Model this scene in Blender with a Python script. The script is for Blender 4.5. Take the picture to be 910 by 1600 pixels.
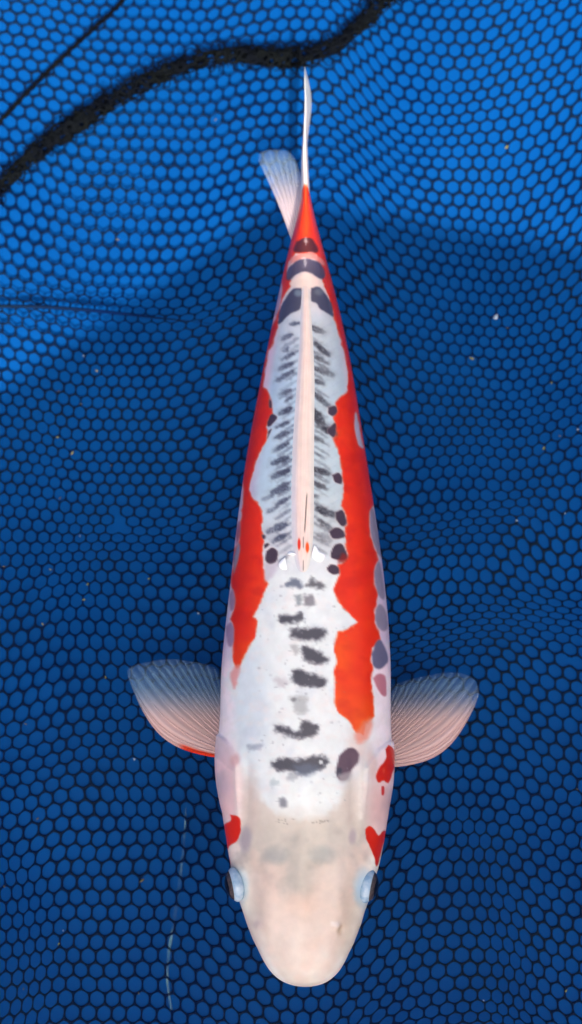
import bpy, math, random
import numpy as np
from mathutils import Vector

scene = bpy.context.scene
for o in list(bpy.data.objects):
    bpy.data.objects.remove(o)
random.seed(7)
rng = np.random.default_rng(11)

# ------------------------------------------------------------------ camera
TILT = math.radians(12.0)
CAM = np.array([0.0, -0.202, 1.0])
SPAN = 0.577                                   # picture height at unit depth
cd = bpy.data.cameras.new("camera")
cam = bpy.data.objects.new("camera", cd)
scene.collection.objects.link(cam)
cam.location = CAM
cam.rotation_euler = (TILT, 0, 0)
cd.sensor_fit = 'VERTICAL'
cd.sensor_height = 24.0
cd.lens = 24.0 / SPAN
cd.clip_start = 0.02
cd.clip_end = 200
cd.dof.use_dof = True
cd.dof.focus_distance = 0.915
cd.dof.aperture_fstop = 3.6
scene.camera = cam

# ------------------------------------------------------------------ light
SUN_EL = math.radians(50)
SUN_H = Vector((0.12, -0.99)).normalized()     # towards the sun, on the ground
sun_dir = Vector((SUN_H.x * math.cos(SUN_EL), SUN_H.y * math.cos(SUN_EL), math.sin(SUN_EL)))
world = bpy.data.worlds.new("World")
scene.world = world
world.use_nodes = True
wn = world.node_tree
wn.nodes.clear()
sky = wn.nodes.new('ShaderNodeTexSky')
sky.sky_type = 'NISHITA'
sky.sun_disc = False
sky.sun_elevation = SUN_EL
sky.sun_rotation = math.atan2(SUN_H.x, SUN_H.y)
sky.air_density = 0.75
sky.dust_density = 8.0
sky.ozone_density = 0.0
bg = wn.nodes.new('ShaderNodeBackground')
bg.inputs['Strength'].default_value = 0.15
wo = wn.nodes.new('ShaderNodeOutputWorld')
wn.links.new(sky.outputs[0], bg.inputs[0])
wn.links.new(bg.outputs[0], wo.inputs[0])
sl = bpy.data.lights.new("sun", 'SUN')
sl.energy = 3.2
sl.angle = math.radians(0.55)
sl.color = (1.0, 0.95, 0.87)
sun = bpy.data.objects.new("sun", sl)
scene.collection.objects.link(sun)
sun.rotation_euler = sun_dir.to_track_quat('Z', 'Y').to_euler()
sun.location = (1, -2, 3)
vs = scene.view_settings
vs.view_transform = 'Standard'
vs.look = 'None'
vs.gamma = 1.0
vs.exposure = 1.0
vs.use_curve_mapping = False

# ------------------------------------------------------------------ helpers
ct, st = math.cos(TILT), math.sin(TILT)


def P(px, py, z):
    """place in the tub, at height z, that the measured photo point stands for"""
    px = np.asarray(px, float); py = np.asarray(py, float); z = np.asarray(z, float)
    u = (px - 455.0) / 1600 * SPAN
    v = (800.0 - py) / 1600 * SPAN
    dx, dy, dz = u, v * ct + st, v * st - ct
    k = (z - CAM[2]) / dz
    return np.stack(np.broadcast_arrays(CAM[0] + k * dx, CAM[1] + k * dy, z), -1)


def to_chart(p):
    """world points -> chart coordinates in which the koi's markings were measured"""
    q = p - CAM
    xr = q[..., 0]
    yr = q[..., 1] * ct + q[..., 2] * st
    zr = -q[..., 1] * st + q[..., 2] * ct
    return 455 + xr / -zr / SPAN * 1600, 800 - yr / -zr / SPAN * 1600


def lin(c):
    c = np.asarray(c, float) / 255.0
    return np.where(c <= 0.04045, c / 12.92, ((c + 0.055) / 1.055) ** 2.4)


def sstep(a, b, x):
    t = np.clip((x - a) / (b - a), 0, 1)
    return t * t * (3 - 2 * t)


_L = rng.random((64, 64))


def vnoise(x, y):
    x = np.asarray(x, float); y = np.asarray(y, float)
    xi = np.floor(x).astype(int); yi = np.floor(y).astype(int)
    fx = x - xi; fy = y - yi
    fx = fx * fx * (3 - 2 * fx); fy = fy * fy * (3 - 2 * fy)
    g = lambda a, b: _L[a & 63, b & 63]
    return ((g(xi, yi) * (1 - fx) + g(xi + 1, yi) * fx) * (1 - fy)
            + (g(xi, yi + 1) * (1 - fx) + g(xi + 1, yi + 1) * fx) * fy) * 2 - 1


def fbm(x, y, n=3):
    s = 0; a = 1.0
    for i in range(n):
        c_, s_ = math.cos(0.6 + i), math.sin(0.6 + i)
        s = s + a * vnoise((x * c_ - y * s_) * 2 ** i + 13.7 * i, (x * s_ + y * c_) * 2 ** i + 7.3 * i)
        a *= 0.5
    return s


def sdpoly(px, py, poly):
    """signed distance, negative inside"""
    poly = np.asarray(poly, float)
    n = len(poly)
    d = np.full(px.shape, 1e18)
    s = np.ones(px.shape)
    j = n - 1
    for i in range(n):
        vi, vj = poly[i], poly[j]
        ex, ey = vj - vi
        wx, wy = px - vi[0], py - vi[1]
        t = np.clip((wx * ex + wy * ey) / (ex * ex + ey * ey + 1e-12), 0, 1)
        d = np.minimum(d, (wx - ex * t) ** 2 + (wy - ey * t) ** 2)
        c1 = py >= vi[1]; c2 = py < vj[1]; c3 = ex * wy > ey * wx
        flip = (c1 & c2 & c3) | (~c1 & ~c2 & ~c3)
        s = np.where(flip, -s, s)
        j = i
    return s * np.sqrt(d)


def tag(o, label=None, category=None, group=None, kind=None):
    if label: o["label"] = label
    if category: o["category"] = category
    if group: o["group"] = group
    if kind: o["kind"] = kind
    return o


def link(name, data, parent=None):
    o = bpy.data.objects.new(name, data)
    scene.collection.objects.link(o)
    if parent is not None:
        o.parent = parent
        o.matrix_parent_inverse = parent.matrix_world.inverted() if False else o.matrix_parent_inverse
    return o


def mesh_from(name, V, F, mat=None, smooth=True, col=None, opa=None):
    me = bpy.data.meshes.new(name)
    V = np.asarray(V, np.float32)
    if isinstance(F, np.ndarray):
        k = F.shape[1]
        me.vertices.add(len(V)); me.vertices.foreach_set('co', V.ravel())
        me.loops.add(F.size); me.loops.foreach_set('vertex_index', F.astype(np.int32).ravel())
        me.polygons.add(len(F))
        me.polygons.foreach_set('loop_start', np.arange(0, F.size, k, dtype=np.int32))
        me.polygons.foreach_set('loop_total', np.full(len(F), k, np.int32))
        me.update(calc_edges=True); me.validate()
    else:
        me.from_pydata([tuple(v) for v in V], [], F); me.update()
    if smooth:
        me.polygons.foreach_set('use_smooth', np.ones(len(me.polygons), bool))
    if col is not None:
        a = me.attributes.new('pigment', 'FLOAT_COLOR', 'POINT')
        c = np.ones((len(V), 4), np.float32); c[:, :3] = col
        a.data.foreach_set('color', c.ravel())
    if opa is not None:
        a = me.attributes.new('opacity', 'FLOAT', 'POINT')
        a.data.foreach_set('value', np.asarray(opa, np.float32).ravel())
    if mat: me.materials.append(mat)
    return me


def grid_faces(n, m, wrap=False):
    i = np.arange(n - 1)[:, None]; mm = m if wrap else m - 1
    j = np.arange(mm)[None, :]
    j2 = (j + 1) % m
    return np.stack([i * m + j, i * m + j2, (i + 1) * m + j2, (i + 1) * m + j], -1).reshape(-1, 4)


def smooth_path(pts, n):
    """Catmull-Rom through points, n samples evenly by length"""
    p = np.asarray(pts, float)
    p = np.vstack([2 * p[0] - p[1], p, 2 * p[-1] - p[-2]])
    out = []
    for i in range(1, len(p) - 2):
        t = np.linspace(0, 1, 24, endpoint=False)[:, None]
        a, b, c, d = p[i - 1], p[i], p[i + 1], p[i + 2]
        out.append(0.5 * (2 * b + (c - a) * t + (2 * a - 5 * b + 4 * c - d) * t ** 2 + (3 * b - a - 3 * c + d) * t ** 3))
    out.append(p[-2][None])
    q = np.vstack(out)
    s = np.r_[0, np.cumsum(np.linalg.norm(np.diff(q, axis=0), axis=1))]
    k = np.linspace(0, s[-1], n)
    return np.stack([np.interp(k, s, q[:, a]) for a in range(q.shape[1])], -1)


def tube(path, rad, sides=8, up=(0, 0, 1)):
    path = np.asarray(path, float); n = len(path)
    rad = np.broadcast_to(rad, (n,))
    T = np.gradient(path, axis=0); T /= np.linalg.norm(T, axis=1)[:, None] + 1e-12
    U = np.broadcast_to(np.array(up, float), T.shape)
    B = np.cross(T, U); B /= np.linalg.norm(B, axis=1)[:, None] + 1e-9
    N = np.cross(B, T)
    a = np.linspace(0, 2 * np.pi, sides, endpoint=False)
    V = path[:, None] + rad[:, None, None] * (np.cos(a)[None, :, None] * B[:, None] + np.sin(a)[None, :, None] * N[:, None])
    return V.reshape(-1, 3), grid_faces(n, sides, True), (T, B, N)


# ------------------------------------------------------------------ materials
def new_mat(name):
    m = bpy.data.materials.new(name); m.use_nodes = True
    nt = m.node_tree
    return m, nt, nt.nodes['Principled BSDF'], nt.nodes['Material Output']


def node(nt, t, **kw):
    n = nt.nodes.new(t)
    for k, v in kw.items():
        if k.startswith('_'): setattr(n, k[1:], v)
        else: n.inputs[k].default_value = v
    return n


def noise_mix(nt, c1, c2, scale, detail=4, lo=0.35, hi=0.65, coord='Object'):
    tc = node(nt, 'ShaderNodeTexCoord')
    nz = node(nt, 'ShaderNodeTexNoise', Scale=scale, Detail=detail)
    nt.links.new(tc.outputs[coord], nz.inputs['Vector'])
    rp = node(nt, 'ShaderNodeValToRGB')
    rp.color_ramp.elements[0].position = lo; rp.color_ramp.elements[0].color = (*c1, 1)
    rp.color_ramp.elements[1].position = hi; rp.color_ramp.elements[1].color = (*c2, 1)
    nt.links.new(nz.outputs['Fac'], rp.inputs['Fac'])
    return rp.outputs['Color'], nz


def simple(name, c1, c2, scale, rough=0.5, spec=0.3, bump=0.0, bscale=400):
    m, nt, p, out = new_mat(name)
    c, nz = noise_mix(nt, c1, c2, scale)
    nt.links.new(c, p.inputs['Base Color'])
    p.inputs['Roughness'].default_value = rough
    p.inputs['Specular IOR Level'].default_value = spec
    if bump:
        tc = node(nt, 'ShaderNodeTexCoord')
        n2 = node(nt, 'ShaderNodeTexNoise', Scale=bscale, Detail=3)
        nt.links.new(tc.outputs['Object'], n2.inputs['Vector'])
        b = node(nt, 'ShaderNodeBump', Strength=bump, Distance=0.001)
        nt.links.new(n2.outputs['Fac'], b.inputs['Height'])
        nt.links.new(b.outputs['Normal'], p.inputs['Normal'])
    return m


M_vinyl = simple('blue_vinyl', (0.0003, 0.054, 0.222), (0.0004, 0.061, 0.248), 9, 0.6, 0.03)
M_net = simple('black_net_cord', (0.0008, 0.0085, 0.045), (0.0050, 0.0130, 0.0280), 11, 0.75, 0.02)
M_hem = simple('black_hem_net', (0.0008, 0.0016, 0.0040), (0.0030, 0.0042, 0.0045), 60, 0.85, 0.05)
M_ground = simple('concrete', (0.20, 0.19, 0.18), (0.28, 0.27, 0.25), 6, 0.9, 0.2, 0.4, 60)
M_canopy = simple('canopy_cloth', (0.45, 0.43, 0.38), (0.52, 0.50, 0.45), 12, 0.9, 0.1, 0.2, 900)
M_metal = simple('pole_metal', (0.35, 0.35, 0.36), (0.42, 0.42, 0.43), 20, 0.4, 0.5)


def skin_mat():
    m, nt, p, out = new_mat('koi_skin')
    at = node(nt, 'ShaderNodeAttribute', _attribute_name='pigment')
    tc = node(nt, 'ShaderNodeTexCoord')
    nz = node(nt, 'ShaderNodeTexNoise', Scale=160, Detail=5)
    nt.links.new(tc.outputs['Object'], nz.inputs['Vector'])
    mr = node(nt, 'ShaderNodeMapRange')
    mr.inputs['To Min'].default_value = 0.86; mr.inputs['To Max'].default_value = 1.10
    nt.links.new(nz.outputs['Fac'], mr.inputs['Value'])
    mx = node(nt, 'ShaderNodeMix', _data_type='RGBA', _blend_type='MULTIPLY')
    mx.inputs['Factor'].default_value = 1
    nt.links.new(at.outputs['Color'], mx.inputs['A']); nt.links.new(mr.outputs['Result'], mx.inputs['B'])
    nt.links.new(mx.outputs['Result'], p.inputs['Base Color'])
    p.inputs['Roughness'].default_value = 0.33
    p.inputs['Specular IOR Level'].default_value = 0.34
    p.inputs['Coat Weight'].default_value = 0.12
    p.inputs['Coat Roughness'].default_value = 0.12
    p.inputs['Subsurface Weight'].default_value = 0.22
    p.inputs['Subsurface Radius'].default_value = (0.6, 0.25, 0.15)
    p.inputs['Subsurface Scale'].default_value = 0.004
    n2 = node(nt, 'ShaderNodeTexNoise', Scale=420, Detail=3)
    nt.links.new(tc.outputs['Object'], n2.inputs['Vector'])
    b = node(nt, 'ShaderNodeBump', Strength=0.12, Distance=0.0006)
    nt.links.new(n2.outputs['Fac'], b.inputs['Height'])
    nt.links.new(b.outputs['Normal'], p.inputs['Normal'])
    return m


def fin_mat():
    m, nt, p, out = new_mat('koi_fin')
    at = node(nt, 'ShaderNodeAttribute', _attribute_name='pigment')
    op = node(nt, 'ShaderNodeAttribute', _attribute_name='opacity')
    nt.links.new(at.outputs['Color'], p.inputs['Base Color'])
    nt.links.new(op.outputs['Fac'], p.inputs['Alpha'])
    p.inputs['Roughness'].default_value = 0.45
    p.inputs['Specular IOR Level'].default_value = 0.15
    return m


M_skin, M_fin = skin_mat(), fin_mat()


def water_mat():
    m, nt, p, out = new_mat('clear_water')
    nt.nodes.remove(p)
    tr = node(nt, 'ShaderNodeBsdfTransparent')
    gl = node(nt, 'ShaderNodeBsdfGlossy', Roughness=0.02)
    fr = node(nt, 'ShaderNodeFresnel', IOR=1.10)
    mx = node(nt, 'ShaderNodeMixShader')
    tc = node(nt, 'ShaderNodeTexCoord')
    nz = node(nt, 'ShaderNodeTexNoise', Scale=14, Detail=2)
    b = node(nt, 'ShaderNodeBump', Strength=0.25, Distance=0.004)
    nt.links.new(tc.outputs['Object'], nz.inputs['Vector'])
    nt.links.new(nz.outputs['Fac'], b.inputs['Height'])
    nt.links.new(b.outputs['Normal'], gl.inputs['Normal'])
    nt.links.new(fr.outputs[0], mx.inputs[0]); nt.links.new(tr.outputs[0], mx.inputs[1]); nt.links.new(gl.outputs[0], mx.inputs[2])
    nt.links.new(mx.outputs[0], out.inputs['Surface'])
    return m


# ------------------------------------------------------------------ setting: ground, basin, water
me = mesh_from('ground', [(-40, -40, -0.03), (40, -40, -0.03), (40, 40, -0.03), (-40, 40, -0.03)], [(0, 1, 2, 3)], M_ground, False)
tag(link('ground', me), kind='structure')

R_B = 0.66


def floor_z(x, y):
    return 0.0018 * fbm(x * 7 + 3, y * 7 + 9, 2) + 0.0008


rad = np.r_[np.linspace(0.0005, R_B - 0.06, 120), R_B - 0.06 + 0.06 * np.sin(np.linspace(0.1, 1, 10) * np.pi / 2),
            np.full(8, R_B) + np.linspace(0.002, 0.02, 8), np.array([R_B + 0.03, R_B + 0.036, R_B + 0.03, R_B + 0.022])]
zz = np.r_[np.zeros(120), 0.06 * (1 - np.cos(np.linspace(0.1, 1, 10) * np.pi / 2)), np.linspace(0.075, 0.165, 8),
           np.array([0.170, 0.164, 0.158, 0.153])]
na = 240
ang = np.linspace(0, 2 * np.pi, na, endpoint=False)
X = rad[:, None] * np.cos(ang); Y = rad[:, None] * np.sin(ang)
Z = zz[:, None] + floor_z(X, Y) * (1 - sstep(R_B - 0.12, R_B, rad))[:, None]
V = np.stack([X, Y, Z], -1).reshape(-1, 3)
basin = link('viewing_basin', mesh_from('viewing_basin', V, grid_faces(len(rad), na, True), M_vinyl))
sm = basin.modifiers.new('thick', 'SOLIDIFY'); sm.thickness = 0.004; sm.offset = 1
tag(basin, 'smooth blue vinyl basin under the black net', 'basin')

nr = 40
rw = np.linspace(0.0005, R_B - 0.004, nr)
V = np.stack([rw[:, None] * np.cos(ang[::4]), rw[:, None] * np.sin(ang[::4]), np.full((nr, na // 4), 0.122)], -1).reshape(-1, 3)
tag(link('water', mesh_from('water', V, grid_faces(nr, na // 4, True), water_mat())), kind='structure')

# ------------------------------------------------------------------ unseen parasol, added to cast the shade edge on the basin
G = P(445, 312, 0.0)
bis = np.array([0.221, -0.975])
R_P, H_P = 0.80, 1.15
shift = np.array(SUN_H) * H_P / math.tan(SUN_EL)
cc = G[:2] + R_P * bis + shift
a0 = math.atan2(-bis[1], -bis[0])
par = link('added_parasol', None)
par.location = (cc[0], cc[1], -0.03)
tag(par, 'unseen pale octagonal parasol on a metal pole, added to shade the basin', 'added_parasol')
H = H_P + 0.03
rings = np.linspace(0.02, 1, 14)
na8 = 8 * 8
V = []
for r in rings:
    for k in range(na8):
        s, f = divmod(k, 8); f /= 8
        A = a0 + s * math.pi / 4; B = A + math.pi / 4
        p = (1 - f) * np.array([math.cos(A), math.sin(A)]) + f * np.array([math.cos(B), math.sin(B)])
        sag = 0.02 * math.sin(math.pi * f) * r
        V.append((p[0] * R_P * r, p[1] * R_P * r, H + 0.24 * (1 - r) ** 0.9 - sag + 0.02 * math.sin(math.pi * f) * (r > 0.99)))
link('canopy', mesh_from('canopy', V, grid_faces(len(rings), na8, True), M_canopy), par)
for s in range(8):
    A = a0 + s * math.pi / 4
    path = [(math.cos(A) * R_P * r * 0.985, math.sin(A) * R_P * r * 0.985, H + 0.24 * (1 - r) ** 0.9 - 0.010) for r in rings]
    v, f, _ = tube(path, 0.005, 6)
    link('rib', mesh_from('rib', v, f, M_metal), par)
v, f, _ = tube([(0, 0, z) for z in np.linspace(0.0, H + 0.26, 12)], 0.018, 16, (0, 1, 0))
link('pole', mesh_from('pole', v, f, M_metal), par)
prof = [(0.001, 0.07), (0.04, 0.07), (0.06, 0.05), (0.22, 0.04), (0.24, 0.03), (0.24, 0.0)]
V = np.array([[(r * math.cos(t), r * math.sin(t), z) for t in np.linspace(0, 2 * np.pi, 32, endpoint=False)] for r, z in prof]).reshape(-1, 3)
link('base', mesh_from('base', V, grid_faces(len(prof), 32, True), M_metal), par)

# ------------------------------------------------------------------ net
NET_Z = 0.0035
PITCH = 0.0084


def wpath(pts, z=NET_Z):
    pts = np.asarray(pts, float)
    return P(pts[:, 0], pts[:, 1], z)


# folds: traced line, width (m), gathering, height (m)
FOLDS = [
    ([(560, 1040), (620, 1022), (690, 998), (760, 977), (830, 965), (960, 975)], 0.013, 0.016, 0.006, 0),
    ([(560, 845), (640, 838), (700, 830), (770, 812), (850, 770)], 0.013, 0.011, 0.004, 0),
    ([(-60, 486), (60, 487), (160, 492), (300, 505), (400, 485), (470, 470)], 0.010, 0.006, 0.005, 0),
    ([(60, 870), (170, 855), (260, 845), (380, 815)], 0.013, 0.007, 0.004, 0),
    ([(470, 260), (560, 235), (640, 250), (720, 200), (800, 110)], 0.022, 0.005, 0.002, 0),
    ([(640, 720), (740, 690), (820, 660), (960, 650)], 0.020, 0.006, 0.003, 0),
    ([(-60, 1180), (80, 1190), (200, 1150), (340, 1010)], 0.020, 0.005, 0.003, 0),
    ([(780, 1650), (795, 1560), (800, 1500), (780, 1430), (740, 1340), (720, 1240)], 0.014, 0.006, 0.004, 1),
    ([(560, 1570), (660, 1600), (760, 1585), (900, 1640)], 0.010, 0.005, 0.004, 0),
    ([(40, 1650), (60, 1500), (30, 1380), (-20, 1300)], 0.016, 0.006, 0.004, 1),
]
FW = [(wpath(p), w, c, h, ax) for p, w, c, h, ax in FOLDS]
SEAM1 = [(-40, 232), (0, 193), (60, 130), (110, 82), (150, 46), (188, 10), (215, -30)]
s1 = wpath(SEAM1)


DENSE = []
for a_, b_, k0, sg in ((750, 560, 0.20, 0.065), (110, 660, 0.22, 0.065), (90, 900, 0.12, 0.05)):
    w_ = P(a_, b_, NET_Z); DENSE.append((w_[0], w_[1], k0, sg))


def fold_param(x, y, line, ax):
    """offset across the fold and fade-out at its ends"""
    L = line[np.argsort(line[:, 1 - (1 if ax == 0 else 0)])] if False else line
    if ax == 0:
        o = np.argsort(L[:, 0]); c = np.interp(x, L[o, 0], L[o, 1]); d = y - c
        lo, hi = L[:, 0].min(), L[:, 0].max(); t = x
    else:
        o = np.argsort(L[:, 1]); c = np.interp(y, L[o, 1], L[o, 0]); d = x - c
        lo, hi = L[:, 1].min(), L[:, 1].max(); t = y
    return d, sstep(lo - 0.02, lo + 0.03, t) * (1 - sstep(hi - 0.03, hi + 0.02, t))


def UV(x, y):
    u = x + 0.0034 * fbm(x * 6 + 5, y * 6 + 1, 2) + 0.0012 * vnoise(x * 38, y * 38 + 9)
    v = y + 0.0042 * fbm(x * 6 + 31, y * 6 + 17, 2) + 0.0012 * vnoise(x * 38 + 21, y * 38 + 3)
    for bx_, by_, k0, sg in DENSE:
        g = k0 * np.exp(-((x - bx_) ** 2 + (y - by_) ** 2) / (2 * sg * sg))
        u = u + (x - bx_) * g; v = v + (y - by_) * g
    for L, w, c, h, ax in FW:
        d, k = fold_param(x, y, L, ax)
        if ax == 0: v = v + c * k * np.tanh(d / w)
        else: u = u + c * k * np.tanh(d / w)
    return u, v


def net_z(x, y):
    z = NET_Z + 0.0022 * fbm(x * 9 + 2, y * 9 + 40, 2)
    for L, w, c, h, ax in FW:
        d, k = fold_param(x, y, L, ax)
        z = z + h * k / np.cosh(d / w * 1.1) ** 2
    return np.maximum(z, floor_z(x, y) + 0.0015)


def unwarp(u, v):
    x, y = u.copy(), v.copy()
    for _ in range(60):
        U, W = UV(x, y)
        x += 0.55 * (u - U); y += 0.55 * (v - W)
    return x, y


X0, X1, Y0, Y1 = -0.60, 0.60, -0.60, 0.60
ROT = math.radians(-2.0)
rows = int((Y1 - Y0 + 0.1) / (PITCH * 0.866)); cols = int((X1 - X0 + 0.1) / PITCH)
ii, jj = np.meshgrid(np.arange(cols), np.arange(rows))
cu = (ii + 0.5 * (jj & 1)) * PITCH + X0 - 0.05
cv = jj * PITCH * 0.866 + Y0 - 0.05
ij = np.stack([ii.ravel(), jj.ravel()], -1)
cu, cv = cu.ravel(), cv.ravel()
# pointy-top hexagon: 6 corners and 6 edge middles
aa = np.arange(12) * math.pi / 6 + math.pi / 6          # even: corners at 30+60k (90 = up) -> see below
apo = PITCH / 2
Rc = apo / math.cos(math.pi / 6)
iscorner = (np.arange(12) % 2 == 0)
ro = np.where(iscorner, Rc, apo)
rc = np.cos(ROT); rs = np.sin(ROT)


def place(u, v, dz):
    v = v * 1.06
    x, y = unwarp(u * rc - v * rs, u * rs + v * rc)
    return np.stack([x, y, net_z(x, y) + dz], -1)


ncell = len(cu)
hs = 1 + rng.normal(0, 0.025, ncell)
ou = cu[:, None] + ro * np.cos(aa); ov = cv[:, None] + ro * np.sin(aa)
hw_s = 0.00050
ri = np.where(iscorner, (apo - hw_s) * 1.065, apo - hw_s)
iu = cu[:, None] + ri * hs[:, None] * np.cos(aa); iv = cv[:, None] + ri * hs[:, None] * np.sin(aa)
key = np.round(np.stack([ou.ravel(), ov.ravel()], -1) / 1e-5).astype(np.int64)
uq, first, inv = np.unique(key[:, 0] * 10 ** 7 + key[:, 1], return_index=True, return_inverse=True)
pu, pv = ou.ravel()[first], ov.ravel()[first]
base = place(pu, pv, 0)
hT = 0.00045
n_o = len(base)
Vt = base + [0, 0, hT]; Vb = base - [0, 0, hT]
Vi = place(iu.ravel(), iv.ravel(), 0)
Vnet = np.vstack([Vt, Vb, Vi])
inv = inv.reshape(ncell, 12)
k = np.arange(12); k2 = (k + 1) % 12
it = np.arange(ncell)[:, None] * 12
top = np.stack([inv[:, k], inv[:, k2], 2 * n_o + it + k2, 2 * n_o + it + k], -1)
bot = np.stack([2 * n_o + it + k, 2 * n_o + it + k2, n_o + inv[:, k2], n_o + inv[:, k]], -1)
# torn places, where the strands between neighbouring cells are gone
cxy = place(cu, cv, 0)
torn = np.zeros(ncell, bool)
for spots in ([(186, 799), (179, 812), (193, 812), (186, 826), (199, 827), (172, 827)], [(888, 1036), (908, 1037)]):
    for s in spots:
        w = P(s[0], s[1], NET_Z)
        torn[np.argmin((cxy[:, 0] - w[0]) ** 2 + (cxy[:, 1] - w[1]) ** 2)] = True
cellid = {(a, b): n for n, (a, b) in enumerate(map(tuple, ij))}
keep = np.ones((ncell, 12), bool)
for n in np.where(torn)[0]:
    for e in range(6):
        m = 2 * e + 1                                   # the edge-middle sample
        t = aa[m]
        du, dv = cu[n] + PITCH * math.cos(t), cv[n] + PITCH * math.sin(t)
        q = np.argmin((cu - du) ** 2 + (cv - dv) ** 2)
        if torn[q]:
            keep[n, m - 1] = keep[n, m] = False
inb = (cxy[:, 0] > X0) & (cxy[:, 0] < X1) & (cxy[:, 1] > Y0) & (cxy[:, 1] < Y1) & (np.hypot(cxy[:, 0], cxy[:, 1]) < 0.595)
keep &= inb[:, None]
Fnet = np.vstack([top[keep], bot[keep]])
used = np.unique(Fnet); remap = np.zeros(len(Vnet), int); remap[used] = np.arange(len(used))
net = link('landing_net', None)
tag(net, 'black hexagonal mesh net lining the blue basin', 'net')
link('netting', mesh_from('netting', Vnet[used], remap[Fnet], M_net), net)

# stitched seams
v, f, _ = tube(np.c_[smooth_path(s1[:, :2], 80), np.zeros(80)], 0.0013, 8)
pth = smooth_path(s1[:, :2], 120); pth = np.c_[pth, net_z(pth[:, 0], pth[:, 1]) + 0.001 + 0.0006 * np.sin(np.arange(120) * 1.3)]
v, f, _ = tube(pth, 0.0014 + 0.0003 * vnoise(np.arange(120) * 0.7, np.zeros(120)), 8)
link('seam_cord', mesh_from('seam_cord', v, f, M_hem), net)
s2 = wpath([(-40, 482), (0, 484), (70, 485), (140, 490), (200, 496), (260, 503), (330, 510)])
pth = smooth_path(s2[:, :2], 100); pth = np.c_[pth, net_z(pth[:, 0], pth[:, 1]) + 0.0015]
v, f, _ = tube(pth, 0.0011 * (1 - sstep(0.55, 1, np.linspace(0, 1, 100)) * 0.85), 8)
link('seam_cord', mesh_from('seam_cord', v, f, M_net), net)

# gathered hem: several crumpled layers of the same netting rolled into a rope
HEM = [(-70, 352), (-30, 328), (0, 300), (55, 247), (120, 201), (190, 157), (260, 122), (320, 101), (372, 92), (440, 97), (485, 91), (525, 76), (562, 46), (598, 10), (640, -30), (700, -70)]
hp = wpath(HEM)
NP = 500
hpath = smooth_path(hp[:, :2], NP)
hl = np.r_[0, np.cumsum(np.linalg.norm(np.diff(hpath, axis=0), axis=1))]
hz = net_z(hpath[:, 0], hpath[:, 1]) + 0.0052
hpath = np.c_[hpath, hz]
HT = np.gradient(hpath, axis=0); HT /= np.linalg.norm(HT, axis=1)[:, None]
HB = np.cross(HT, [0, 0, 1.0]); HB /= np.linalg.norm(HB, axis=1)[:, None]
HN = np.cross(HB, HT)


def on_hem(s, a, r):
    """s along (m), a around (rad), r radius (m)"""
    g = lambda A: np.stack([np.interp(s, hl, A[:, q]) for q in range(3)], -1)
    c, B, N = g(hpath), g(HB), g(HN)
    return c + r[..., None] * (np.cos(a)[..., None] * B * 1.18 + 0.8 * np.sin(a)[..., None] * N)


Vh, Fh, off = [], [], 0
for layer, (rr, nc, ls) in enumerate([(0.0049, 5, 0.0074), (0.0036, 3, 0.0080)]):
    nl = int(hl[-1] / (ls * 0.866))
    for j in range(nl):
        for i in range(nc):
            ca = (i + 0.5 * (j & 1)) * 2 * math.pi / nc + layer; cs = j * ls * 0.866
            ring_o = [(cs + ls / 2 / 0.866 * math.sin(t) * (1 if e else 0.866), ca + 2 * math.pi / nc / 2 * (1 / 0.866 if e else 1) * math.cos(t)) for t, e in zip(aa, iscorner)]
            sc = 0.70 + 0.16 * rng.random() - (0.35 if rng.random() < 0.25 else 0)
            so = np.array([p[0] for p in ring_o]); ao = np.array([p[1] for p in ring_o])
            si = cs + (so - cs) * sc; ai = ca + (ao - ca) * sc
            s_ = np.r_[so, si]; a_ = np.r_[ao, ai]
            r_ = rr * (1 + 0.20 * vnoise(s_ * 120 + layer * 9, np.cos(a_) * 1.5 + 20) + 0.12 * vnoise(s_ * 420, np.sin(a_) * 3 + np.cos(a_) * 2))
            r_ = r_ * (0.80 + 0.25 * vnoise(s_ * 22 + 4, s_ * 0) + 0.1)
            r_ = r_ + np.r_[np.full(12, 0.0005), np.zeros(12)]
            Vh.append(on_hem(np.clip(s_ , 0, hl[-1]), a_, r_))
            Fh.append(np.stack([k, k2, 12 + k2, 12 + k], -1) + off); off += 24
link('gathered_hem', mesh_from('gathered_hem', np.vstack(Vh), np.vstack(Fh), M_hem), net)
Vc, Fc, off = [], [], 0
for q in range(300):
    s0 = rng.random() * hl[-1]; a = rng.random() * 2 * np.pi
    n = 7
    t = np.linspace(0, 1, n)
    L_ = 0.003 + 0.006 * rng.random()
    ss = np.clip(s0 + (rng.random() - 0.5) * L_ * 2.2 * t, 0, hl[-1]); aas = a + (rng.random() - 0.5) * 2.4 * t
    p = on_hem(ss, aas, 0.0040 + (0.0015 + 0.0035 * rng.random()) * np.sin(t * np.pi * (0.5 + 0.5 * rng.random())))
    p[:, 2] = np.maximum(p[:, 2], 0.002)
    v, f, _ = tube(p, 0.00035, 4)
    Vc.append(v); Fc.append(f + off); off += len(v)
o = link('loose_thread', mesh_from('loose_thread', np.vstack(Vc), np.vstack(Fc), M_hem), net)
o["kind"] = 'stuff'

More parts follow.
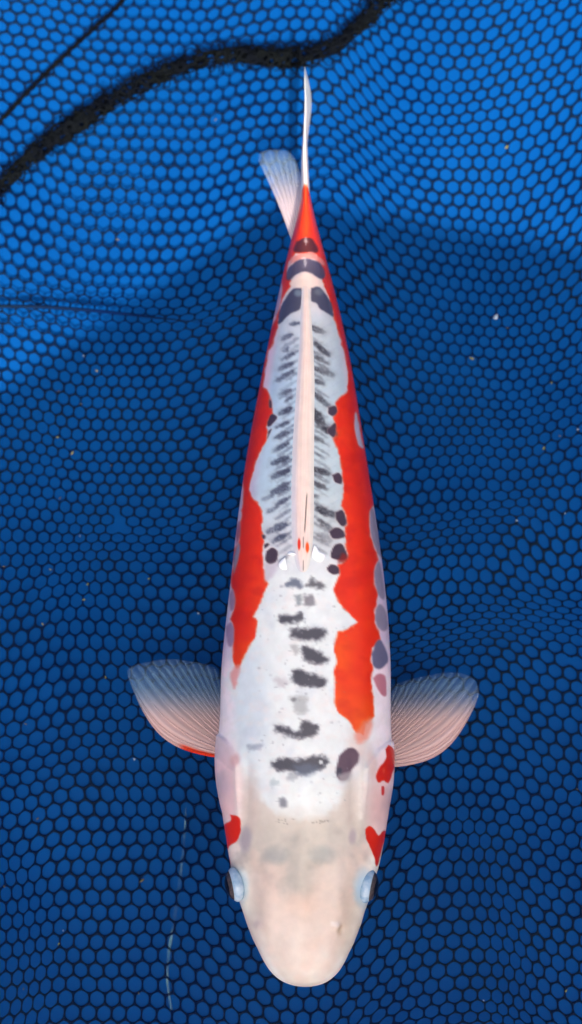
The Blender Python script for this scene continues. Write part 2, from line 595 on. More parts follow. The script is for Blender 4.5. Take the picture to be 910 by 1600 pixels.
# ------------------------------------------------------------------ koi
koi = link('koi', None)
tag(koi, 'white koi with red flanks and black dorsal bars swimming over black net', 'fish')
D = [0, 7, 22, 42, 62, 82, 102, 132, 162, 192, 222, 252, 292, 342, 372, 392, 412, 442, 492, 542, 592, 642, 692, 742, 792, 842, 892, 942, 992, 1042, 1092, 1122, 1142, 1162, 1172, 1202, 1231]
HW = [0, 33, 52, 64.5, 73.5, 82, 90.5, 99.5, 108, 117, 122, 127.5, 132.5, 137.5, 138, 135, 133, 133, 133, 129.5, 125, 119, 113.5, 106.5, 99, 91.5, 82.5, 73.5, 64.5, 53, 42, 35, 30, 24, 20, 12.5, 7]
CXD = [0, 42, 102, 162, 192, 252, 342, 372, 442, 492, 542, 592, 642, 692, 742, 842, 942, 992, 1042, 1092, 1142, 1202, 1231]
CX = [478, 475.5, 474.5, 475.5, 477, 477.5, 476, 476, 478, 478, 479.5, 481, 481, 480.5, 479.5, 478.5, 480.5, 481.5, 481, 480, 478, 477.5, 478]
TD = [0, 7, 22, 62, 130, 200, 300, 450, 600, 750, 900, 1000, 1100, 1170, 1231]
TH = [0, 9, 14, 19, 25, 29, 34, 38, 39, 38, 35, 31, 26, 22, 19]
BD = [0, 7, 22, 62, 130, 200, 300, 450, 650, 850, 1000, 1100, 1170, 1231]
BH = [0, 8, 13, 19, 26, 32, 40, 45, 44, 37, 29, 24, 22, 20]
ZD = [0, 100, 300, 1231]; ZC = [0.050, 0.053, 0.058, 0.058]
NS = 760
rd = np.linspace(0.05, math.sqrt(1231), NS)
# finer than even steps in sqrt(d) towards the tail
dd = np.where(True, rd ** 2, 0)
dd = np.interp(np.linspace(0, 1, NS), np.linspace(0, 1, NS) , dd)
step = np.linspace(0, 1, NS)
dd = np.sort(np.r_[np.linspace(0.05, 11, 60) ** 2, np.linspace(122, 1231, NS - 60)])


def gsm(a, s):
    r = int(3 * s) + 1; kx = np.arange(-r, r + 1); kk = np.exp(-kx ** 2 / 2 / s ** 2); kk /= kk.sum()
    return np.convolve(np.r_[2 * a[0] - a[r:0:-1], a, 2 * a[-1] - a[-2:-r - 2:-1]], kk, 'valid')


rq = np.linspace(0, math.sqrt(1231), 600)


def prof_(dk, vk, s=9, odd=True):
    a = np.interp(rq, np.sqrt(dk), vk)
    return np.interp(np.sqrt(dd), rq, gsm(a, s))


hwp = prof_(D, HW); hwp *= np.clip(dd / 1e-9, 0, 1)
cxp = prof_(CXD, CX, 14)
htp = prof_(TD, TH) * 1e-3; hbp = prof_(BD, BH) * 1e-3
zcp = np.interp(dd, ZD, ZC); zcp = gsm(zcp, 12)
yp = 1542 - dd
ctr = P(cxp, yp, zcp)
lft = P(cxp - hwp, yp, zcp)
hww = ctr[:, 0] - lft[:, 0]
hww = np.maximum(hww, 1e-5)
SY, SX = ctr[:, 1], ctr[:, 0]


def zsurf(x, y):
    h = np.interp(y, SY, hww); c = np.interp(y, SY, SX); t = np.interp(y, SY, htp); z = np.interp(y, SY, zcp)
    u = np.clip(np.abs(x - c) / h, 0, 1)
    return z + t * (1 - u ** 1.75) ** (1 / 1.75)


def Ps(px, py, lift=0.0):
    z = 0.09
    for _ in range(6):
        p = P(px, py, z); z = zsurf(p[..., 0], p[..., 1]) + lift
    return P(px, py, z)


MT, MB_ = 150, 60
th = np.r_[np.linspace(0, np.pi, MT, endpoint=False), np.linspace(np.pi, 2 * np.pi, MB_, endpoint=False)]
e = 2 / 1.75
cs_ = np.sign(np.cos(th)) * np.abs(np.cos(th)) ** e; sn_ = np.sign(np.sin(th)) * np.abs(np.sin(th)) ** e
M_ = len(th)
# the section parameter is spread evenly across the back so that the markings stay sharp
xt = np.cos(np.linspace(0, np.pi, MT, endpoint=False))
X = SX[:, None] + hww[:, None] * cs_
Yb = np.repeat(SY[:, None], M_, 1)
Zb = zcp[:, None] + np.where(sn_ > 0, htp[:, None], hbp[:, None]) * sn_
body = np.stack([X, Yb, Zb], -1)
qx, qy = to_chart(body)
upper = np.broadcast_to(sn_ > -0.02, X.shape)
lat = np.broadcast_to(cs_, X.shape)


def z_(ox, oy, s, pts):
    return [(ox + a / s, oy + b / s) for a, b in pts]


zA = lambda *p: z_(400, 440, 5.6875, p)
zB = lambda *p: z_(400, 600, 5.6875, p)
zC = lambda *p: z_(390, 760, 5.353, p)
zD = lambda *p: z_(310, 960, 2.676, p)
zE = lambda *p: z_(330, 880, 6.067, p)
zF = lambda *p: z_(480, 880, 6.067, p)
zG = lambda *p: z_(330, 90, 3.25, p)
zH = lambda *p: z_(340, 1260, 6.5, p)
zI = lambda *p: z_(500, 1260, 6.5, p)
zJ = lambda *p: z_(490, 1130, 6.067, p)
zK = lambda *p: z_(400, 820, 5.353, p)

# flat chart arrays
fx, fy, fl = qx.ravel(), qy.ravel(), lat.ravel()
wob = 1.6 * fbm(fx / 9, fy / 9, 3)
wob2 = 3.0 * fbm(fx / 6 + 50, fy / 5, 3)
wfine = fbm(fx / 3.0 + 9, fy / 3.0 + 4, 2)

ky = [300, 440, 500, 600, 760, 850, 930, 1050, 1150, 1240, 1300, 1360, 1440, 1500, 1545]
kc = np.array([(225, 180, 175), (228, 208, 208), (196, 204, 218), (176, 200, 226), (188, 212, 232), (208, 213, 224), (222, 230, 238), (220, 229, 240), (226, 232, 238), (215, 205, 202), (208, 200, 192), (216, 202, 195), (225, 208, 201), (233, 223, 217), (237, 231, 226)], float)
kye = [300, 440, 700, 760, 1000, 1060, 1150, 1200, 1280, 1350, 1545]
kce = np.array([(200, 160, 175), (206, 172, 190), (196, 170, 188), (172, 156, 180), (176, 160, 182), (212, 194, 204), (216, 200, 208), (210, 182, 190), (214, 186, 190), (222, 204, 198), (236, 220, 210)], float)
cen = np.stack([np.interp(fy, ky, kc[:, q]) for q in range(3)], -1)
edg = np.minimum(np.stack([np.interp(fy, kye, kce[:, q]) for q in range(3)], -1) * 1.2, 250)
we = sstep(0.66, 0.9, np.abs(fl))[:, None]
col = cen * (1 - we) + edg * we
# right side of the back a little greyer and warmer than the left
rw_ = (sstep(478, 500, fx) * (1 - sstep(800, 900, fy)) * sstep(480, 520, fy))[:, None]
col = col * (1 - rw_ * 0.5) + np.array([188, 200, 206]) * rw_ * 0.5


def paint(mask, c):
    global col
    m = np.clip(mask, 0, 1)[:, None]
    col = col * (1 - m) + np.asarray(c, float) * m


def poly(pts, c, a=1.0, f=1.5, w=1.0, rag=None):
    pts = np.asarray(pts)
    if len(pts) < 15:
        pts = smooth_path(np.vstack([pts, pts[:1]]), 40)[:-1]
    pad = 12 + f
    s = (fx > pts[:, 0].min() - pad) & (fx < pts[:, 0].max() + pad) & (fy > pts[:, 1].min() - pad) & (fy < pts[:, 1].max() + pad)
    m = np.zeros(fx.shape)
    if s.any():
        d = sdpoly(fx[s], fy[s], pts) + w * wob[s] + (rag * wob2[s] if rag else 0)
        m[s] = (1 - sstep(-f, f, d)) * a
    paint(m, c)


def ell(cx, cy, rx, ry, c, a=1.0, f=0.35, w=0.06):
    d = np.sqrt(((fx - cx) / rx) ** 2 + ((fy - cy) / ry) ** 2) + w * wob
    paint((1 - sstep(1 - f, 1 + f, d)) * a, c)


def bar(p0, p1, w, c=(62, 66, 88), a=0.85, f=2.4):
    p0 = np.array(p0); p1 = np.array(p1)
    ex, ey = p1 - p0
    wx, wy = fx - p0[0], fy - p0[1]
    L2 = ex * ex + ey * ey + 1e-9
    t = np.clip((wx * ex + wy * ey) / L2, 0, 1)
    d = np.hypot(wx - ex * t, wy - ey * t)
    w = w * (1.05 if np.mean(c) < 120 else 1.0)
    halo = (1 - sstep(0, w * 1.5, d + 0.8 * wob2)) * a * 0.42
    paint(halo * np.clip(0.8 + 0.4 * wfine, 0.2, 1), np.asarray(c) * 0.55 + 80)
    hw = w / 2 * (0.55 + 0.6 * np.sin(np.pi * np.clip(t * 0.8 + 0.1, 0, 1)))
    m = (1 - sstep(hw - f, hw + f, d + 0.30 * wob2 + 0.35 * wfine)) * a
    inner = t if abs(p1[0] - 476) < abs(p0[0] - 476) else 1 - t
    if np.mean(c) < 120: m = np.clip(m * (0.65 + 0.45 * inner) * 1.2, 0, 1)
    paint(m * np.clip(0.85 + 0.25 * wfine, 0.4, 1), c)


# white saddle on the shoulders
poly([(352, 1060), (368, 1100), (372, 1150), (380, 1205), (397, 1240), (430, 1270), (465, 1283), (505, 1277), (540, 1243), (558, 1200), (560, 1150), (560, 1100), (535, 900), (420, 900), (372, 1030)], (226, 234, 240), 0.97, 8, 2.5)
ell(392, 1100, 26, 90, (203, 220, 238), 0.6, 0.6)
ell(500, 1215, 60, 40, (226, 236, 240), 0.5, 0.6)
sad = sstep(890, 930, fy) * (1 - sstep(1230, 1280, fy))
paint(sad * np.clip(0.45 * fbm(fx / 26 + 7, fy / 30, 3), 0, 0.45), (196, 206, 222))
paint(sad * np.clip(0.4 * fbm(fx / 12 + 17, fy / 10, 3), 0, 0.4), (232, 224, 226))
hd = sstep(1270, 1320, fy)
paint(hd * np.clip(0.8 * fbm(fx / 24 + 3, fy / 28 + 1, 3), 0, 0.7) * (1 - sstep(1370, 1450, fy)), (180, 172, 170))
paint(hd * np.clip(0.5 * fbm(fx / 30 + 33, fy / 36 + 11, 3), 0, 0.5), (232, 206, 196))
# soft grey, pink and beige marks on the head
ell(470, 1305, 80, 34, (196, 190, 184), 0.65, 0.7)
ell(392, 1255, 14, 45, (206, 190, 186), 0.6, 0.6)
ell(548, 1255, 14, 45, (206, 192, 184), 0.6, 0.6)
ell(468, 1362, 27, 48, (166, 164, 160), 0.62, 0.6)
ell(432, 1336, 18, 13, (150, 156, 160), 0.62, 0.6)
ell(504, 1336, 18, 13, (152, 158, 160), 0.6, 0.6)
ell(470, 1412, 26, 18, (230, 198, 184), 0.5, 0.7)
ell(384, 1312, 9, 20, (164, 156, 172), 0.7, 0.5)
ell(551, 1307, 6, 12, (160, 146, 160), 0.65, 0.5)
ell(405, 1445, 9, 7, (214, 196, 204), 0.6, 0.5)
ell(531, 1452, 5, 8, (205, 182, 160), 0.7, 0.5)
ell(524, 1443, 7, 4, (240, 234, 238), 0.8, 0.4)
for cx_, cy_, n_ in ((445, 1284, 9), (502, 1284, 9)):
    for q in range(n_):
        ell(cx_ + random.uniform(-14, 14), cy_ + random.uniform(-4, 4), random.uniform(1, 2.6), random.uniform(0.8, 1.6), (140, 136, 132), 0.6, 0.5)
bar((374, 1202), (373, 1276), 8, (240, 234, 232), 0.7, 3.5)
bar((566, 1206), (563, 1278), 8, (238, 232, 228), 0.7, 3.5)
ell(548, 1450, 22, 60, (200, 180, 164), 0.5, 0.7)
ell(398, 1440, 16, 60, (206, 190, 184), 0.45, 0.7)
# gill cover flaps
poly([(336, 1160), (345, 1150), (360, 1162), (372, 1192), (366, 1204), (350, 1190), (338, 1180)], (196, 178, 192), 0.6, 3)
ell(369, 1188, 6, 10, (216, 164, 164), 0.6, 0.6)
ell(352, 1225, 9, 20, (150, 160, 188), 0.55, 0.7)
ell(606, 1252, 9, 18, (150, 146, 172), 0.5, 0.7)
ell(594, 1262, 16, 30, (204, 168, 166), 0.4, 0.7)
ell(580, 1195, 6, 22, (214, 176, 172), 0.5, 0.7)
ell(560, 1165, 16, 26, (226, 196, 190), 0.5, 0.7)
ell(357, 1235, 18, 50, (212, 168, 178), 0.5, 0.7)
ell(592, 1255, 20, 50, (212, 170, 172), 0.45, 0.7)

RED, ORA = (230, 48, 6), (238, 94, 4)
left_red = [(455, 440), (454.5, 447), (444, 461), (438, 480), (436, 505), (434, 512), (431, 522), (425, 540), (419, 547), (414, 575), (411, 600), (411, 605), (417.6, 609), (422, 619), (425, 625), (426, 647), (423, 651), (416, 667), (417.6, 688), (410.5, 698), (400, 719), (388, 763), (392.6, 777), (404, 787), (409, 799), (410, 832), (412, 848), (411, 878), (414, 904), (418, 911), (412, 927), (396, 964), (402, 971), (401, 980), (398, 995), (386.6, 1016), (377, 1036), (370, 1044), (366, 1035), (364, 1016), (364, 990), (365, 979), (360, 967), (366, 954), (367, 933), (364, 919.5), (361, 910), (363, 893), (366, 880), (365, 865), (374, 845), (373, 832), (378, 809), (382, 766), (378, 735), (360, 700), (395, 600), (420, 520), (433, 494), (436, 484), (439.5, 466), (442, 447), (447, 425)]
right_red = [(503.7, 440), (509, 452), (514, 466), (519.5, 482), (521, 498), (526.5, 510), (533.6, 533), (540.6, 556), (545, 580), (545, 595), (544, 610.5), (533.6, 619), (525.7, 630), (526.5, 642), (521, 651), (524, 667), (521, 683), (525.7, 698), (531, 712.5), (533.6, 730), (535.3, 749), (536.6, 760), (537.6, 779), (534, 790), (539.4, 799), (543, 818), (539.5, 825), (542, 842), (539.5, 850), (545, 866), (537.6, 878), (530, 883), (531, 898), (527, 907.6), (522, 921), (528, 938), (539, 951), (549, 961), (560.7, 972), (552.5, 979), (536, 985), (528, 987), (523, 1012), (527, 1033), (523, 1051), (524.5, 1074), (523.7, 1099), (531, 1114), (546, 1125.5), (549, 1130), (556.6, 1143), (568, 1147), (571.6, 1132), (583, 1121), (584.6, 1119), (583, 1094), (579.7, 1069.5), (582, 1048), (579, 1028), (582, 1012), (593.7, 998.6), (592, 985), (585.4, 974), (585.4, 957), (588.7, 946), (590, 926), (584.6, 911), (585.4, 893), (588.7, 880), (590.5, 875), (582, 848), (577, 825), (578, 799), (582, 792), (600, 780), (590, 720), (575, 640), (560, 560), (545, 500), (530, 440), (515, 410)]
# pale rim of skin round the red, then the red itself
for pl in (left_red, right_red):
    poly(pl, (236, 214, 208), 0.55, 4.0, 0.7)
    poly(pl, RED, 1.0, 2.4, 1.1)
inR = 1 - sstep(-3, 3, sdpoly(fx, fy, right_red)); inL = 1 - sstep(-3, 3, sdpoly(fx, fy, left_red))
paint(inR * sstep(960, 1010, fy) * sstep(575, 525, fx) * 0.75 * np.clip(0.8 + 0.3 * fbm(fx / 20, fy / 20), 0, 1), ORA)
paint(inR * sstep(1060, 1120, fy) * 0.7, ORA)
paint(inR * sstep(545, 530, fx) * sstep(900, 940, fy) * (1 - sstep(955, 975, fy)) * 0.5, (232, 66, 6))
paint(inL * sstep(985, 1030, fy) * 0.5, ORA)
paint(inL * sstep(385, 402, fx) * sstep(900, 920, fy) * 0.45, (232, 66, 10))
paint((inL + inR) * np.clip(0.45 * fbm(fx / 30, fy / 22 + 8), 0, 0.4), (196, 24, 8))
paint((inL + inR) * np.clip(0.4 * fbm(fx / 16 + 40, fy / 14 + 8), 0, 0.3), (244, 76, 10))
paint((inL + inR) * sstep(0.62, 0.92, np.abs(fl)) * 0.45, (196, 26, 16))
poly([(366, 1040), (375, 1040), (371, 1062), (366, 1076), (360, 1058)], (224, 140, 138), 0.75, 3)
poly([(568, 1125), (582, 1122), (578, 1150), (560, 1160), (556, 1146)], (232, 138, 118), 0.75, 5)
# tail stem
poly([(468, 300), (488, 300), (498, 335), (508, 375), (513, 400), (519, 420), (526, 446), (509, 452), (504, 438), (495, 398), (462, 396), (451, 411), (446, 432), (452, 446), (444, 455), (434, 430), (441, 395), (448, 370), (460, 335)], (222, 52, 22), 1.0, 1.5, 0.4)
poly([(470, 306), (484, 306), (486, 340), (480, 366), (472, 366), (468, 340)], (240, 66, 20), 0.8, 3, 0.3)
poly([(463, 378), (478, 371), (489, 374), (497, 393), (478, 395), (459, 393)], (70, 34, 40), 0.92, 2.0, 0.5)
poly([(455, 402), (478, 394), (499, 400), (508, 416), (478, 402), (450, 416)], (220, 134, 128), 0.9, 2)
poly([(447, 436), (451, 419), (464, 408), (478, 404), (494, 407), (505, 417), (508, 430), (503, 437), (480, 425), (465, 428), (453, 438)], (78, 72, 96), 0.95, 1.8, 0.5)
poly([(453, 442), (468, 430), (480, 426), (503, 439), (506, 447), (490, 448), (478, 452), (457, 448)], (236, 214, 206), 0.9, 2)
bar((478, 372), (478, 382), 3, (170, 150, 155), 0.8, 1); bar((477, 404), (477, 416), 3, (190, 185, 195), 0.8, 1)
DK = (66, 66, 90)
poly(zA((405, 60), (340, 60), (290, 110), (230, 200), (205, 300), (200, 385), (240, 350), (300, 290), (380, 250), (405, 200)), DK, 0.95, 1.6, 0.5)
poly(zA((495, 60), (560, 45), (600, 80), (650, 150), (680, 230), (690, 315), (640, 280), (570, 240), (540, 190), (490, 170)), (70, 70, 92), 0.95, 1.6, 0.5)
ell(466, 458, 6, 5, (130, 150, 168), 0.7, 0.6); ell(499, 456, 7, 5, (120, 130, 140), 0.6, 0.6)
# chevron bars beside the dorsal fin
BR = (50, 50, 62)
for p0, p1, w, a in [((500, 410), (600, 450), 35, .7), ((530, 550), (650, 660), 30, .8), ((530, 670), (640, 730), 26, .6), ((530, 770), (680, 830), 36, .55), ((520, 880), (600, 905), 30, .75)]:
    q = zA(p0, p1); bar(q[0], q[1], w / 5.69 * 1.25, BR, a)
for p0, p1, w, a in [((500, 70), (640, 190), 35, .75), ((500, 240), (600, 370), 58, .9), ((610, 400), (700, 440), 42, .9), ((490, 460), (590, 510), 38, .4), ((510, 750), (640, 800), 40, .95), ((520, 880), (580, 905), 32, .55)]:
    q = zB(p0, p1); bar(q[0], q[1], w / 5.69 * 1.2, BR, a)
for p0, p1, w, a in [((570, 0), (620, 10), 26, .6), ((540, 75), (565, 85), 28, .55), ((570, 190), (730, 250), 46, .85), ((590, 290), (700, 370), 34, .55), ((590, 410), (670, 450), 60, .3)]:
    q = zC(p0, p1); bar(q[0], q[1], w / 5.35 * 1.15, BR, a)
BL = (60, 66, 92)
for p0, p1, w, a in [((310, 380), (375, 370), 28, .8), ((240, 510), (320, 470), 30, .75), ((250, 620), (285, 590), 26, .6), ((240, 690), (330, 640), 26, .7), ((210, 780), (320, 730), 27, .75), ((190, 880), (325, 800), 30, .75)]:
    q = zA(p0, p1); bar(q[0], q[1], w / 5.69 * 1.2, BL, a)
for p0, p1, w, a in [((230, 90), (305, 55), 25, .7), ((270, 150), (320, 120), 20, .7), ((220, 265), (310, 220), 34, .9), ((190, 385), (285, 340), 26, .8), ((170, 480), (285, 430), 29, .8), ((170, 590), (285, 530), 29, .75), ((150, 705), (285, 655), 36, .9), ((150, 830), (290, 770), 38, .9), ((215, 905), (285, 885), 28, .8)]:
    q = zB(p0, p1); bar(q[0], q[1], w / 5.69 * 1.2, (54, 60, 84), a)
for p0, p1, w, a in [((190, 55), (310, 10), 40, .85), ((110, 110), (200, 75), 24, .4), ((230, 150), (310, 110), 32, .75), ((150, 215), (240, 170), 25, .6), ((160, 380), (300, 320), 44, .75), ((200, 460), (290, 415), 38, .8)]:
    q = zC(p0, p1); bar(q[0], q[1], w / 5.35 * 1.15, BL, a)
for q in range(31):
    yb = 528 + q * 11.2 + random.uniform(-2, 2)
    fw = np.interp(yb, [450, 550, 650, 760, 860], [8, 12, 16, 19, 18]); cxb = np.interp(yb, [450, 650, 760, 870], [478, 476, 473, 473])
    lb = random.uniform(14, 24)
    bar((cxb - fw - lb, yb + lb * 0.42 + 5), (cxb - fw, yb), random.uniform(3.2, 5), BL, random.uniform(0.2, 0.52), 2.2)
    if random.random() < 0.75:
        bar((cxb + fw, yb), (cxb + fw + lb, yb + lb * 0.42 + 4), random.uniform(3.0, 5), BR, random.uniform(0.15, 0.5), 2.2)
# dark scale spots along the border of the red, each with a pale rim
DS = (58, 44, 62)
for pl in [zC((720, 215), (770, 200), (800, 240), (812, 310), (780, 332), (730, 290)), zC((668, 380), (720, 345), (780, 370), (795, 420), (740, 440), (690, 430)),
           zC((680, 560), (715, 490), (770, 478), (800, 530), (820, 600), (760, 615), (690, 600)), zC((648, 680), (690, 655), (740, 680), (750, 725), (700, 735), (660, 712)),
           zB((640, 210), (700, 195), (720, 240), (690, 285), (640, 260)), zB((640, 400), (700, 350), (708, 430), (690, 475), (640, 430)), zB((680, 810), (730, 790), (765, 830), (760, 890), (700, 870)),
           zB((115, 130), (142, 150), (142, 212), (118, 205)), zB((103, 335), (140, 270), (192, 295), (155, 350), (110, 378)), zB((115, 420), (140, 400), (120, 450), (100, 490)),
           zC((140, 540), (190, 510), (235, 545), (230, 620), (180, 650), (135, 620)), zC((120, 490), (150, 475), (165, 490), (130, 520)), zC((105, 405), (130, 410), (128, 440), (110, 430))]:
    poly(pl, (238, 196, 186), 0.7, 3.2, 0.3)
    poly(pl, DS, 0.94, 1.5, 0.4)
poly(zC((780, 560), (830, 590), (790, 640), (745, 625)), (140, 26, 18), 0.8, 3)
poly(zC((130, 640), (180, 650), (250, 640), (180, 760), (130, 790)), (196, 186, 204), 0.75, 4)
# saddle bars
SB = (70, 70, 82)
SAD = [((338, 8), (420, 0), (432, 12), (392, 36), (345, 32)), ((388, 65), (450, 58), (515, 58), (532, 85), (500, 107), (440, 107), (392, 97)), ((440, 135), (470, 140), (538, 180), (532, 202), (470, 202), (440, 187)),
       ((395, 233), (440, 238), (510, 263), (532, 285), (510, 307), (440, 302), (398, 282)), ((322, 462), (370, 472), (400, 488), (428, 488), (438, 450), (462, 450), (505, 470), (490, 502), (440, 517), (400, 512), (328, 492)),
       ((308, 620), (350, 603), (420, 608), (480, 598), (537, 598), (543, 620), (500, 652), (440, 668), (380, 652), (318, 647))]
for s in SAD:
    poly(zD(*s), (150, 152, 165), 0.45, 9, 0.6, 0.9)
    poly(zD(*s), SB, 0.94, 4.6, 0.5, 0.8)
poly(zD((400, 630), (500, 630), (480, 668), (420, 672)), (96, 112, 140), 0.55, 5)
ell(501.5, 1191, 3.2, 3.4, (214, 222, 230), 0.9, 0.4)
poly(zD((382, 342), (450, 342), (455, 400), (420, 425), (398, 385)), (150, 154, 160), 0.6, 6, 0.6, 0.8)
ell(459, 1093, 4, 3, (110, 112, 120), 0.7, 0.6)
poly(zD((388, 128), (415, 128), (418, 165), (395, 160)), (150, 150, 156), 0.6, 4, 0.6, 0.8)
poly(zD((320, 270), (345, 262), (375, 290), (360, 302), (335, 300)), (190, 184, 194), 0.6, 5, 0.6, 0.8)
poly(zD((203, 550), (258, 540), (266, 556), (215, 572)), (140, 150, 172), 0.65, 4, 0.5, 0.8)
poly(zD((338, 768), (360, 768), (372, 802), (346, 806)), (110, 112, 126), 0.8, 3.5, 0.3, 0.3)
poly(zD((300, 690), (330, 690), (335, 705), (305, 715)), (170, 186, 196), 0.6, 3, 0.3, 0.7)
poly(zD((380, 655), (420, 665), (400, 695), (375, 690)), (150, 155, 168), 0.6, 4, 0.3, 0.8)
poly(zC((272, 835), (330, 790), (380, 765), (432, 810), (432, 855), (350, 842)), (92, 100, 122), 0.85, 4, 0.5, 0.7)
poly(zC((478, 835), (520, 768), (560, 798), (610, 808), (628, 848), (560, 852)), (84, 84, 94), 0.85, 4, 0.5, 0.7)
poly(zK((318, 588), (372, 588), (382, 664), (338, 664)), (120, 128, 138), 0.7, 4, 0.5, 0.7)
poly(zK((405, 600), (480, 588), (492, 672), (420, 684)), (108, 106, 118), 0.75, 4, 0.5, 0.7)
poly(zD((395, 10), (430, 0), (440, 20), (410, 40)), (90, 92, 104), 0.7, 4, 0.5, 0.8)
poly(zD((592, 592), (630, 558), (666, 573), (672, 612), (642, 652), (622, 692), (590, 692), (576, 655)), (92, 70, 86), 0.96, 2.2, 0.5)
poly(zD((577, 645), (600, 640), (598, 672), (580, 672)), (56, 56, 74), 0.8, 2)
poly(zD((585, 672), (640, 660), (630, 700), (595, 704)), (176, 172, 178), 0.7, 4)
for q in range(90):
    ell(random.uniform(405, 545), random.uniform(905, 1260), random.uniform(0.8, 2.6), random.uniform(0.8, 2.2), (150, 156, 168), random.uniform(0.15, 0.5), 0.6)
# lateral row of grey scales at the edge of the back
GL = (134, 128, 152)
for pl, c in [(zF((635, 80), (655, 20), (690, -5), (722, 180), (738, 330), (690, 322), (648, 200)), GL), (zF((648, 440), (690, 388), (740, 450), (764, 600), (722, 644), (658, 580)), GL), (zF((615, 860), (648, 770), (690, 728), (742, 800), (764, 930), (690, 1004), (628, 962)), (92, 94, 126)),
              (zF((622, 1090), (690, 1048), (742, 1090), (748, 1260), (680, 1204)), (186, 112, 130)), ([(578, 800), (583, 795), (591, 830), (597, 868), (590, 862), (580, 835)], GL), ([(554, 648), (558, 646), (566, 690), (568, 700), (560, 694), (555, 672)], (176, 178, 205)),
              (zE((175, 300), (205, 245), (226, 330), (218, 430), (185, 440)), (150, 118, 150)), (zE((140, 600), (190, 560), (218, 640), (205, 780), (160, 770)), (146, 122, 158)), ([(366, 870), (373, 848), (375, 862), (366, 895)], GL), ([(368, 835), (374, 815), (376, 835), (370, 850)], (160, 90, 110)), ([(431, 480), (437, 445), (441, 448), (436, 482), (430, 494)], (186, 160, 190))]:
    poly(pl, (222, 180, 190), 0.6, 3, 0.3)
    poly(pl, c, 0.9, 2.0, 0.4)
# red spots on the cheeks and shoulder
ell(376, 1386, 11, 26, (176, 204, 226), 0.75, 0.5)
ell(568, 1388, 14, 26, (164, 200, 228), 0.8, 0.6)
poly(zH((130, 85), (180, 95), (225, 118), (236, 230), (202, 340), (120, 400), (95, 445), (60, 300), (60, 190), (130, 150)), (218, 42, 26), 1, 1.2, 0.5)
poly(zH((100, 520), (120, 515), (132, 590), (104, 565)), (208, 50, 50), 0.9, 1.5, 0.3)
poly(zI((462, 235), (490, 206), (525, 208), (562, 240), (600, 300), (650, 250), (690, 262), (650, 380), (585, 610), (550, 500), (480, 340)), (208, 38, 16), 1, 1.2, 0.4)
poly(zJ((665, 250), (700, 215), (752, 280), (750, 400), (692, 562), (648, 540), (600, 567), (578, 490), (620, 410), (672, 330)), (208, 38, 20), 1, 1.2, 0.4)
poly(zJ((630, 600), (652, 600), (654, 672), (634, 672)), (190, 30, 24), 0.95, 1.2, 0.2)
ell(597, 1204, 2, 4, (222, 90, 66), 0.6, 0.6)
# pale belly
paint((np.broadcast_to(sn_, X.shape).ravel() < -0.25) * 1.0, (232, 220, 216))

K_ALB = np.array([0.94, 0.91, 0.85])
col = np.clip(lin(np.clip(col, 0, 255)) * K_ALB, 0, 1)

# relief: scale rows, gill cover edge, brow, nostrils
rel = np.zeros(fx.shape)
ax_ = np.abs(fx - np.interp(fy, 1542 - np.array(CXD[::-1]), CX[::-1]))
band = sstep(16, 22, ax_) * (1 - sstep(45, 60, ax_)) * sstep(470, 520, fy) * (1 - sstep(870, 910, fy))
ph = (fy + 0.55 * ax_) / 14.2
saw = ph - np.floor(ph)
rel += 0.0003 * band * (1 - saw) ** 0.7
rel += 0.0005 * fbm(fx / 40, fy / 40) * sstep(1240, 1300, fy) * (1 - sstep(1480, 1530, fy))
rel += 0.0010 * (np.exp(-((fx - 420) / 16) ** 2) + np.exp(-((fx - 528) / 16) ** 2)) * sstep(1310, 1360, fy) * (1 - sstep(1420, 1480, fy))
for ex_, sgn in ((374, 1), (565, -1)):
    dx_ = (fx - (ex_ + sgn * 0.0)) * sgn
    k_ = sstep(1170, 1200, fy) * (1 - sstep(1270, 1300, fy))
    rel += 0.0005 * np.exp(-(dx_ / 6) ** 2) * k_
    rel -= 0.0006 * np.exp(-((dx_ - 13) / 7) ** 2) * k_
dl = sdpoly(fx, fy, [(330, 1145), (345, 1148), (360, 1162), (374, 1195), (376, 1300), (330, 1300)])
rel += 0.0012 * (1 - sstep(-3, 2, dl)) * (1 - sstep(1215, 1290, fy))
dr = sdpoly(fx, fy, [(625, 1158), (608, 1158), (590, 1172), (570, 1200), (566, 1300), (625, 1300)])
rel += 0.0012 * (1 - sstep(-3, 2, dr)) * (1 - sstep(1215, 1290, fy))
rel += 0.0014 * np.exp(-((fx - 526) / 5) ** 2 - ((fy - 1447) / 5) ** 2) - 0.001 * np.exp(-((fx - 533) / 4) ** 2 - ((fy - 1453) / 5) ** 2)
rel += 0.0010 * np.exp(-((fx - 405) / 6) ** 2 - ((fy - 1446) / 5) ** 2)
rel *= (np.broadcast_to(sn_, X.shape).ravel() > 0)
gy = np.gradient(body, axis=0); gx = np.gradient(body, axis=1)
nrm = np.cross(gx, gy); nrm /= np.linalg.norm(nrm, axis=-1)[..., None] + 1e-12
cc_ = np.stack([SX, SY, zcp], -1)[:, None]
nrm *= np.sign(np.sum(nrm * (body - cc_), -1))[..., None]
nrm[:4] = 0
body = body + nrm * rel.reshape(X.shape)[..., None]
Vb_ = body.reshape(-1, 3)
Fb = grid_faces(NS, M_, True)
Vb_ = np.vstack([Vb_, body[-1].mean(0)[None], body[0].mean(0)[None]])
colb = np.vstack([col, col[-1:], col[:1]])
capn = len(Vb_) - 2
Fcap = [(int((NS - 1) * M_ + j), int((NS - 1) * M_ + (j + 1) % M_), capn, capn) for j in range(M_)]
Fcap2 = np.array([(a, b, c) for a, b, c, _ in Fcap])
me = mesh_from('body', Vb_, Fb, M_skin, col=colb)
link('body', me, koi)
